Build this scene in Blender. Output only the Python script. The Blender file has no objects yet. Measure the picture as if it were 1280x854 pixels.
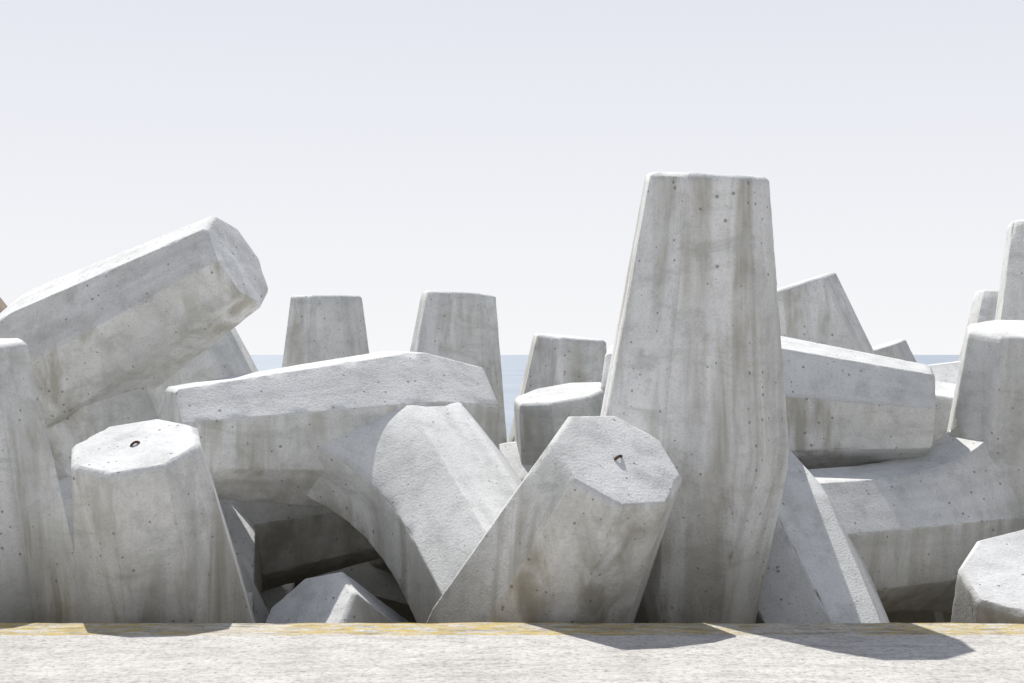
import bpy, bmesh, math, random
from mathutils import Vector, Matrix
from mathutils import noise as mn
random.seed(3)
scene = bpy.context.scene
scene.view_settings.view_transform = 'Standard'
scene.view_settings.look = 'None'
scene.view_settings.exposure = 0
COL = scene.collection

# ---------------------------------------------------------------- node helpers
def new_mat(name):
    m = bpy.data.materials.new(name); m.use_nodes = True
    nt = m.node_tree
    return m, nt, nt.nodes['Principled BSDF']
def noise(nt, vec, scale, detail=3, rough=0.6, dist=0.0):
    n = nt.nodes.new('ShaderNodeTexNoise')
    n.inputs['Scale'].default_value = scale
    n.inputs['Detail'].default_value = detail
    n.inputs['Roughness'].default_value = rough
    n.inputs['Distortion'].default_value = dist
    nt.links.new(vec, n.inputs['Vector'])
    return n.outputs['Fac']
def ramp(nt, fac, stops):
    r = nt.nodes.new('ShaderNodeValToRGB')
    el = r.color_ramp.elements
    while len(el) < len(stops): el.new(0.5)
    for e, (p, c) in zip(el, stops):
        e.position = p
        e.color = (c[0], c[1], c[2], 1) if not isinstance(c, (int, float)) else (c, c, c, 1)
    nt.links.new(fac, r.inputs['Fac'])
    return r.outputs['Color']
def mix(nt, fac, a, b, mode='MIX'):
    m = nt.nodes.new('ShaderNodeMix'); m.data_type = 'RGBA'; m.blend_type = mode
    for sock, v in ((m.inputs[0], fac), (m.inputs[6], a), (m.inputs[7], b)):
        if isinstance(v, (int, float)): sock.default_value = v if sock.type == 'VALUE' else (v, v, v, 1)
        elif isinstance(v, tuple): sock.default_value = (*v, 1)
        else: nt.links.new(v, sock)
    return m.outputs[2]
def math_(nt, op, a, b=None):
    m = nt.nodes.new('ShaderNodeMath'); m.operation = op
    for i, v in enumerate((a, b)):
        if v is None: continue
        if isinstance(v, (int, float)): m.inputs[i].default_value = v
        else: nt.links.new(v, m.inputs[i])
    return m.outputs[0]
def mapping(nt, vec, sc):
    m = nt.nodes.new('ShaderNodeMapping'); m.inputs['Scale'].default_value = sc
    nt.links.new(vec, m.inputs['Vector']); return m.outputs[0]

def concrete_block_mat():
    m, nt, b = new_mat('weathered_concrete')
    geo = nt.nodes.new('ShaderNodeNewGeometry')
    pos = geo.outputs['Position']
    sn = nt.nodes.new('ShaderNodeSeparateXYZ'); nt.links.new(geo.outputs['True Normal'], sn.inputs[0])
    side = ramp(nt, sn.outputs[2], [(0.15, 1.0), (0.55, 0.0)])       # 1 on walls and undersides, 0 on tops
    uv = nt.nodes.new('ShaderNodeUVMap').outputs[0]
    n_mid = noise(nt, pos, 5, 5, 0.72)
    n_fine = noise(nt, pos, 60, 2, 0.7)
    n_area = noise(nt, pos, 0.9, 4, 0.62, 0.3)
    base = ramp(nt, n_area, [(0.28, (0.565, 0.57, 0.55)), (0.5, (0.69, 0.69, 0.675)), (0.72, (0.75, 0.75, 0.745))])
    c = mix(nt, 1.0, base, ramp(nt, n_mid, [(0.28, 0.77), (0.5, 1.0), (0.75, 1.05)]), 'MULTIPLY')
    c = mix(nt, 1.0, c, ramp(nt, n_fine, [(0.25, 0.82), (0.5, 1.0), (0.8, 1.04)]), 'MULTIPLY')
    bands = noise(nt, mapping(nt, uv, (4.5, 0.25, 1)), 1.0, 3, 0.6)
    c = mix(nt, 1.0, c, ramp(nt, bands, [(0.3, 0.78), (0.5, 1.0), (0.7, 1.04)]), 'MULTIPLY')
    wv = noise(nt, mapping(nt, pos, (1.2, 1.2, 3.0)), 1.6, 5, 0.7, 0.8)
    c = mix(nt, math_(nt, 'MULTIPLY', ramp(nt, wv, [(0.52, 0.0), (0.66, 1.0)]), math_(nt, 'MULTIPLY', side, 0.38)), c, (0.33, 0.345, 0.31))
    st = noise(nt, mapping(nt, pos, (5, 5, 0.4)), 1.0, 4, 0.6, 0.4)
    sm = math_(nt, 'MULTIPLY', ramp(nt, st, [(0.43, 0.0), (0.62, 1.0)]), ramp(nt, n_area, [(0.40, 0.0), (0.56, 1.0)]))
    sm = math_(nt, 'MULTIPLY', sm, side)
    c = mix(nt, math_(nt, 'MULTIPLY', sm, 0.76), c, (0.345, 0.33, 0.275))
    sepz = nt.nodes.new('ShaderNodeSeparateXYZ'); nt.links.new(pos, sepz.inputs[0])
    # damp grime low down plus painted-in gap shade, broken up by the run-off noise
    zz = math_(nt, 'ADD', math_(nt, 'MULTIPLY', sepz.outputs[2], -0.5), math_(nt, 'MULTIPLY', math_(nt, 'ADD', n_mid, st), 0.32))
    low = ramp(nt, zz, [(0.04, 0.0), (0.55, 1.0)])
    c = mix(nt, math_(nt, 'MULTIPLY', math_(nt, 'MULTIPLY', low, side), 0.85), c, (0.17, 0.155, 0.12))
    v2 = nt.nodes.new('ShaderNodeTexVoronoi'); v2.inputs['Scale'].default_value = 19
    nt.links.new(pos, v2.inputs['Vector'])
    sep = nt.nodes.new('ShaderNodeSeparateColor'); nt.links.new(v2.outputs['Color'], sep.inputs[0])
    thr = math_(nt, 'MULTIPLY', ramp(nt, sep.outputs[0], [(0.55, 0.0), (1.0, 1.0)]), math_(nt, 'MULTIPLY', n_area, 0.42))
    hole = math_(nt, 'LESS_THAN', v2.outputs['Distance'], thr)
    c = mix(nt, math_(nt, 'MULTIPLY', hole, 0.65), c, (0.16, 0.15, 0.135))
    nt.links.new(c, b.inputs['Base Color'])
    b.inputs['Roughness'].default_value = 0.92
    b.inputs['Specular IOR Level'].default_value = 0.2
    h = math_(nt, 'ADD', math_(nt, 'MULTIPLY', n_mid, 0.6), math_(nt, 'MULTIPLY', n_fine, 0.35))
    h = math_(nt, 'SUBTRACT', h, math_(nt, 'MULTIPLY', hole, 0.3))
    bp = nt.nodes.new('ShaderNodeBump'); bp.inputs['Strength'].default_value = 0.6; bp.inputs['Distance'].default_value = 0.02
    nt.links.new(h, bp.inputs['Height']); nt.links.new(bp.outputs[0], b.inputs['Normal'])
    return m
MAT = concrete_block_mat()

def rust_mat():
    m, nt, b = new_mat('rusted_steel')
    pos = nt.nodes.new('ShaderNodeNewGeometry').outputs['Position']
    nt.links.new(ramp(nt, noise(nt, pos, 60), [(0.3, (0.03, 0.02, 0.015)), (0.7, (0.12, 0.06, 0.035))]), b.inputs['Base Color'])
    b.inputs['Roughness'].default_value = 0.9
    return m
RUST = rust_mat()

# ---------------------------------------------------------------- dolos blocks
# section = (t along axis, circumradius, stretch toward -ref, stretch toward +ref)
def lin(secs, t):
    for A, B in zip(secs, secs[1:]):
        if t <= B[0]:
            f = (t - A[0]) / max(1e-6, B[0] - A[0])
            return tuple(A[i] + (B[i] - A[i]) * f for i in (1, 2, 3))
    return secs[-1][1:]

def loft(bm, O, axis, ref, roll, secs, step=.045, flat=7, amp=1.0):
    secs = [tuple(s) + (1, 1) if len(s) == 2 else s for s in secs]
    a = axis.normalized()
    r = (ref - a * ref.dot(a)).normalized()
    q = a.cross(r)
    uvl = bm.loops.layers.uv.verify()
    ts = []
    for A, B in zip(secs, secs[1:]):
        t0, t1 = A[0], B[0]
        n = max(1, int(round((t1 - t0) / step)))
        ts += [t0 + (t1 - t0) * i / n for i in range(n)]
    ts.append(secs[-1][0])
    def ringpts(R, kn, kp):
        pts = []
        cs = []
        for k in range(8):
            th = math.radians(22.5 + 45 * k + roll)
            cx = math.cos(th); sy = math.sin(th)
            if cx < -.6: cx *= kn
            elif cx > .6: cx *= kp
            cs.append(Vector((cx, sy)) * R)
        for k in range(8):
            c0 = cs[k]; c1 = cs[(k + 1) % 8]; L = (c1 - c0).length
            d = c0.normalized()
            pts.append((c0 - d * 0.002, 1.0))
            e = (c1 - c0) / L
            pts.append((c0 + e * 0.005, .75)); pts.append((c0 + e * 0.012, .1))
            for i in range(1, flat): pts.append((c0 + e * (0.012 + (L - .024) * i / flat), 0))
            pts.append((c1 - e * 0.012, .1)); pts.append((c1 - e * 0.005, .75))
        return pts
    def disp(p, outward, wt):
        n1 = mn.noise(p * 1.3); n2 = mn.noise(p * 8.0 + Vector((9, 1, 4))); n3 = mn.noise(p * 23.0)
        d = (0.003 * n1) * amp
        if wt > 0:
            chip = max(0, n2 + .6 * n3 - .2)
            d -= wt * (chip * .026 + .003 * n3)
        return p + outward * d
    rings = []
    for t in ts:
        R, kn, kp = lin(secs, t); row = []
        tipw = 0.9 if (t in (ts[0], ts[-1])) else 0
        for (p2, wt) in ringpts(R, kn, kp):
            o = (r * p2.x + q * p2.y)
            row.append(bm.verts.new(disp(O + a * t + o, o.normalized(), max(wt, tipw))))
        rings.append(row)
    M = len(rings[0])
    def quadrow(A, B, va, vb, per):
        for k in range(M):
            k2 = (k + 1) % M
            f = bm.faces.new((A[k], A[k2], B[k2], B[k])); f.smooth = True
            if per:
                for lp, (uu, vv) in zip(f.loops, ((k / M * per, va), ((k + 1) / M * per, va), ((k + 1) / M * per, vb), (k / M * per, vb))):
                    lp[uvl].uv = (uu, vv)
            else:
                for lp in f.loops:
                    w = lp.vert.co - O
                    lp[uvl].uv = (w.dot(r) * .35, w.dot(q) * 4)
    for i in range(len(rings) - 1): quadrow(rings[i], rings[i + 1], ts[i], ts[i + 1], 4.0)
    for ring, t, sgn in ((rings[0], ts[0], -1), (rings[-1], ts[-1], 1)):
        prev = ring; cen = O + a * t
        for fr in (.975, .92, .8, .65, .5, .35, .2, .08):
            row = []
            for v in ring:
                p = cen + (v.co - cen) * fr
                k = min(1, (1 - fr) * 10)
                p = p + a * sgn * k * (0.004 * mn.noise(p * 4) + .004 * mn.noise(p * 13) + .002)
                row.append(bm.verts.new(p))
            if sgn > 0: quadrow(prev, row, 0, 0, 0)
            else: quadrow(row, prev, 0, 0, 0)
            prev = row
        f = bm.faces.new(prev if sgn > 0 else list(reversed(prev)))

RT, RM, H, S = 0.425, 0.67, 1.85, 2.45
def fluke_secs(ha, hb, rta=RT, rtb=RT):
    return [(-ha, rta - 0.028), (-ha + 0.026, rta), (-0.08, RM), (0.08, RM), (hb - 0.026, rtb), (hb, rtb - 0.028)]

def add_hook(ob, hp, hn):
    bmh = bmesh.new(); n = 12; mseg = 6
    q = hn.orthogonal().normalized(); prev = None
    for i in range(n + 1):
        th = math.pi * i / n
        c = hp + q * math.cos(th) * 0.03 + hn * (math.sin(th) * 0.02 - 0.002)
        dr = q * math.cos(th) + hn * math.sin(th); w = hn.cross(q)
        ring = [bmh.verts.new(c + (dr * math.cos(x) + w * math.sin(x)) * 0.009) for x in [2 * math.pi * j / mseg for j in range(mseg)]]
        if prev:
            for j in range(mseg): bmh.faces.new((prev[j], prev[(j + 1) % mseg], ring[(j + 1) % mseg], ring[j]))
        prev = ring
    mh = bpy.data.meshes.new('hook'); bmh.to_mesh(mh); bmh.free(); mh.materials.append(RUST)
    oh = bpy.data.objects.new('lifting_hook', mh); COL.objects.link(oh); oh.parent = ob

def dolos(F, u, s, v=None, roll=0, roll2=0, rolls=0, h=(H, H), h2=(H, H), rt=(RT, RT), S_=S, far=False, hook='', kn=1.3, kp=1.3):
    F = Vector(F); u = Vector(u).normalized(); s = Vector(s)
    if v is None:
        s = (s - u * s.dot(u)).normalized(); v = s.cross(u)
    else:
        s = s.normalized(); v = Vector(v).normalized()
    kw = dict(step=.09, flat=4) if far else {}
    bm = bmesh.new()
    loft(bm, F, u, s, roll, fluke_secs(h[0], h[1], rt[0], rt[1]), **kw)
    # shank, with a curved haunch spreading along the first fluke where they join
    K = lambda f: (1 + (kn - 1) * f, 1 + (kp - 1) * f)
    loft(bm, F, s, u, rolls, [(.22, .50) + K(1), (.40, .565) + K(1), (.50, .572) + K(.86), (.62, .575) + K(.62), (.78, .58) + K(.38),
                              (1.0, .583) + K(.17), (1.25, .587) + K(.05), (1.5, .59) + K(0), (S_, .60) + K(0)], **kw)
    loft(bm, F + s * S_, v, s, roll2, fluke_secs(h2[0], h2[1]), **kw)
    me = bpy.data.meshes.new('dolos_mesh'); bm.to_mesh(me); bm.free()
    ob = bpy.data.objects.new('concrete_dolos', me); COL.objects.link(ob)
    me.materials.append(MAT)
    if 'u' in hook: add_hook(ob, F + u * h[1], u)
    if 'v' in hook: add_hook(ob, F + s * S_ + v * h2[1], v)
    return ob

def stump(tip, n, s, **kw):
    """dolos placed by the top of its upright fluke"""
    n = Vector(n).normalized()
    return dolos(Vector(tip) - n * H, n, s, **kw)

# tall upright fluke + the horizontal fluke behind it (one dolos)
stump((1.30, 9.5, 2.80), (.045, -.11, 1), (.17, .97, .1), roll=10, h2=(.85, H), roll2=8, kn=1, kp=1)
# arch: horizontal fluke, shank coming down to the front, fluke raised toward the quay
dolos((-.86, 11.3, 1.0), (.87, .44, .02), (.395, -.747, -.544), v=(.32, -.58, .75), h=(H, .62), rt=(RT, .53), roll=14, S_=2.41, h2=(H, 1.71),
      kn=1.8, kp=1.0, rolls=0, hook='v')
# short stump, front left
stump((-2.37, 8.95, 1.03), (-.06, -.36, .93), (-.1, .9, -.2), hook='u', roll=6)
# leftmost
stump((-3.70, 9.6, 1.67), (-.05, -.1, .99), (-.9, .5, 0), roll=8)
# raised fluke upper left
stump((-2.23, 11.6, 2.37), (.85, -.25, .45), (.45, .2, -.87), roll=10)
# behind upper left
stump((-3.4, 15.0, 1.9), (-.35, 0, .93), (.0, 1, 0), far=True)
# background stumps
stump((-2.09, 16, 2.26), (0, -.02, 1), (0, 1, 0), far=True, roll=8)
stump((-.60, 16, 2.29), (.06, 0, 1), (-1, .1, 0), roll=-24, far=True)
stump((.65, 16, 1.8), (.1, -.05, 1), (1, .1, 0), far=True)
stump((.42, 12.0, 1.28), (-.15, -.15, .98), (.1, 1, -.1), roll=12)
stump((2.77, 14, 2.29), (-.3, 0, .95), (0, 1, 0), roll=10, far=True)
stump((6.5, 25, 1.75), (-.3, 0, .95), (0, 1, 0), far=True)
stump((4.97, 13, 2.82), (0, 0, 1), (.2, 1, 0))
stump((5.98, 17, 2.33), (0.1, 0, 1), (0, 1, 0), far=True)
stump((4.35, 14.3, 1.25), (.1, -.2, .97), (.2, 1, 0), far=True)
# right: vertical fluke, shank to the left, second fluke dipping toward the quay
dolos((4.2, 12.0, .17), (-.03, -.2, .97), (-.91, -.41, -.03), v=(-.24, .75, .58), roll=6, kn=1.45, kp=1.65, rolls=2, roll2=0, h=(H, 1.68))
# front right
stump((3.25, 8.98, .24), (-.2, -.5, .82), (.5, .7, -.2))
# under the arch
stump((-1.42, 9.7, -.2), (-.45, -.45, .6), (.5, .7, -.2))
dolos((-.6, 13.2, -.75), (-.93, -.1, .25), (0.1, .3, -.9))
stump((-2.6, 10.3, .45), (-.3, -.1, .95), (-.5, .8, 0))

# ---------------------------------------------------------------- ground
def sheet(name, x0, x1, y0, y1, nx, ny, fz, mat):
    bm = bmesh.new(); g = []
    for j in range(ny + 1):
        row = []
        for i in range(nx + 1):
            x = x0 + (x1 - x0) * i / nx; y = y0 + (y1 - y0) * j / ny
            row.append(bm.verts.new((x, y, fz(x, y))))
        g.append(row)
    for j in range(ny):
        for i in range(nx):
            bm.faces.new((g[j][i], g[j][i + 1], g[j + 1][i + 1], g[j + 1][i]))
    me = bpy.data.meshes.new(name); bm.to_mesh(me); bm.free(); me.materials.append(mat)
    for p in me.polygons: p.use_smooth = True
    ob = bpy.data.objects.new(name, me); COL.objects.link(ob); return ob

def pavement_mat():
    m, nt, b = new_mat('pavement_concrete')
    pos = nt.nodes.new('ShaderNodeNewGeometry').outputs['Position']
    n1 = noise(nt, pos, 28, 4, 0.8)
    n2 = noise(nt, mapping(nt, pos, (1, 2.2, 1)), 4, 5, 0.7)
    c = ramp(nt, noise(nt, pos, 1.2, 4, 0.6), [(0.3, (0.52, 0.50, 0.465)), (0.7, (0.63, 0.61, 0.58))])
    c = mix(nt, 1.0, c, ramp(nt, n1, [(0.3, 0.45), (0.5, 1.0), (0.75, 1.12)]), 'MULTIPLY')
    c = mix(nt, 1.0, c, ramp(nt, n2, [(0.3, 0.72), (0.55, 1.0), (0.75, 1.06)]), 'MULTIPLY')
    # worn, twice-painted yellow edge line
    sx = nt.nodes.new('ShaderNodeSeparateXYZ'); nt.links.new(pos, sx.inputs[0])
    yy = math_(nt, 'ADD', sx.outputs[1], math_(nt, 'MULTIPLY', n2, 0.14))
    band = math_(nt, 'MULTIPLY', math_(nt, 'GREATER_THAN', yy, 8.19), math_(nt, 'LESS_THAN', yy, 8.62))
    w = noise(nt, mapping(nt, pos, (.45, 1.8, 1)), 10, 5, 0.78, .3)
    w2 = noise(nt, pos, .8, 2, 0.5)
    f = math_(nt, 'MULTIPLY', ramp(nt, w, [(0.44, 0.0), (0.53, 1.0)]), ramp(nt, w2, [(0.4, 0.35), (0.55, 1.0)]))
    c = mix(nt, math_(nt, 'MULTIPLY', math_(nt, 'MULTIPLY', f, band), 0.88), c, (0.50, 0.37, 0.10))
    dk = math_(nt, 'MULTIPLY', band, ramp(nt, noise(nt, mapping(nt, pos, (.6, 2, 1)), 7, 5, .75), [(0.5, 0.0), (0.6, 1.0)]))
    c = mix(nt, math_(nt, 'MULTIPLY', dk, 0.6), c, (0.2, 0.18, 0.15))
    nt.links.new(c, b.inputs['Base Color'])
    b.inputs['Roughness'].default_value = 0.95
    b.inputs['Specular IOR Level'].default_value = 0.15
    h = math_(nt, 'ADD', n1, n2)
    bp = nt.nodes.new('ShaderNodeBump'); bp.inputs['Strength'].default_value = 0.8; bp.inputs['Distance'].default_value = 0.02
    nt.links.new(h, bp.inputs['Height']); nt.links.new(bp.outputs[0], b.inputs['Normal'])
    return m
bm = bmesh.new()
EY = 8.5
prof = [(-200, 0), (6, 0), (8.0, 0), (8.3, 0), (EY - .02, 0), (EY - .004, -.008), (EY, -.03), (EY, -3.6)]
prev = None
NX = 1600
for i in range(NX + 1):
    x = -40 + 80 * i / NX
    row = []
    for (y, z) in prof:
        n_ = .014 * mn.noise(Vector((x * 2, 0, 1))) + .014 * mn.noise(Vector((x * 9, 3, 1)))
        dy = n_ if y > 8.4 else 0
        dz = .006 * mn.noise(Vector((x * 4, 7, y))) if y > 8.1 else 0
        row.append(bm.verts.new((x, y + dy, z + dz)))
    if prev:
        for k in range(len(prof) - 1): bm.faces.new((prev[k], row[k], row[k + 1], prev[k + 1]))
    prev = row
me = bpy.data.meshes.new('quay_pavement'); bm.to_mesh(me); bm.free(); me.materials.append(pavement_mat())
ob = bpy.data.objects.new('quay_pavement', me); COL.objects.link(ob)
if sum(p.normal.z * p.area for p in me.polygons) < 0: me.flip_normals()

m, nt, b = new_mat('rubble')
pos = nt.nodes.new('ShaderNodeNewGeometry').outputs['Position']
nt.links.new(ramp(nt, noise(nt, pos, 3, 5, 0.7), [(0.3, (0.13, 0.115, 0.09)), (0.7, (0.32, 0.29, 0.24))]), b.inputs['Base Color'])
b.inputs['Roughness'].default_value = 0.95
sheet('rubble_ground', -40, 40, 8.4, 34, 300, 100,
      lambda x, y: -1.9 - max(0, y - 24) * 0.2 + 0.35 * mn.fractal(Vector((x * 1.1, y * 1.1, 0)), 0.8, 2.1, 4), m)

m, nt, b = new_mat('sea_water')
pos = nt.nodes.new('ShaderNodeNewGeometry').outputs['Position']
nt.links.new(ramp(nt, noise(nt, mapping(nt, pos, (.01, .03, 1)), 1.0, 4), [(0.35, (0.21, 0.255, 0.305)), (0.65, (0.29, 0.335, 0.385))]), b.inputs['Base Color'])
b.inputs['Roughness'].default_value = 0.5
bp = nt.nodes.new('ShaderNodeBump'); bp.inputs['Strength'].default_value = 0.6; bp.inputs['Distance'].default_value = 0.6
nt.links.new(noise(nt, mapping(nt, pos, (.35, .8, 1)), 1.0, 5, .6), bp.inputs['Height']); nt.links.new(bp.outputs[0], b.inputs['Normal'])
sheet('sea', -9000, 9000, -6000, 12000, 4, 4, lambda x, y: -3.0, m)

m, nt, b = new_mat('headland_rock')
pos = nt.nodes.new('ShaderNodeNewGeometry').outputs['Position']
nt.links.new(ramp(nt, noise(nt, pos, .3, 6, 0.7), [(0.35, (0.16, 0.11, 0.08)), (0.65, (0.34, 0.27, 0.21))]), b.inputs['Base Color'])
b.inputs['Roughness'].default_value = 1
def hz(x, y):
    d = math.hypot((x + 120) / 52.0, (y - 200) / 60.0)
    return -4 + max(0, 1 - d ** 2) ** .7 * 34 + 2.2 * mn.fractal(Vector((x * .06, y * .06, 2)), .9, 2.1, 5) * (1 if d < 1.1 else 0)
sheet('rocky_headland', -190, -60, 130, 270, 100, 100, hz, m)

# ---------------------------------------------------------------- light
az = math.radians(26); el = math.radians(56)
D = Vector((-math.sin(az) * math.cos(el), math.cos(az) * math.cos(el), math.sin(el)))
sl = bpy.data.lights.new('sun', 'SUN'); sl.energy = 5.0; sl.angle = math.radians(.5); sl.color = (1, .975, .94)
so = bpy.data.objects.new('sun', sl); COL.objects.link(so)
so.rotation_euler = D.to_track_quat('Z', 'Y').to_euler()
w = bpy.data.worlds.new('World'); scene.world = w; w.use_nodes = True
nt = w.node_tree; bg = nt.nodes['Background']
sky = nt.nodes.new('ShaderNodeTexSky'); sky.sky_type = 'NISHITA'; sky.sun_disc = False
sky.sun_elevation = el; sky.sun_rotation = -az
sky.air_density = 1.0; sky.dust_density = 0.8; sky.ozone_density = 1.0
hs = nt.nodes.new('ShaderNodeHueSaturation'); hs.inputs['Saturation'].default_value = 0.65
nt.links.new(sky.outputs[0], hs.inputs['Color'])
# bright sea haze, thickest at the horizon, over the clear-sky model
tc = nt.nodes.new('ShaderNodeTexCoord'); sx = nt.nodes.new('ShaderNodeSeparateXYZ')
nt.links.new(tc.outputs['Generated'], sx.inputs[0])
hf = ramp(nt, sx.outputs[2], [(0.0, 1.0), (0.3, 0.92), (0.7, 0.08)])
hazecol = mix(nt, 1.0, ramp(nt, sx.outputs[2], [(0.0, (0.97, 0.975, 0.99)), (0.25, (0.82, 0.835, 0.91))]), (8.0, 8.0, 8.0), 'MULTIPLY')
nt.links.new(mix(nt, hf, hs.outputs[0], hazecol), bg.inputs['Color'])
bg.inputs['Strength'].default_value = 0.12

cam = bpy.data.cameras.new('camera'); co = bpy.data.objects.new('camera', cam); COL.objects.link(co)
co.location = (0, 0, 1.6); co.rotation_euler = (math.radians(90.516), 0, 0)
cam.lens = 50; cam.sensor_width = 36; cam.clip_end = 30000
scene.camera = co
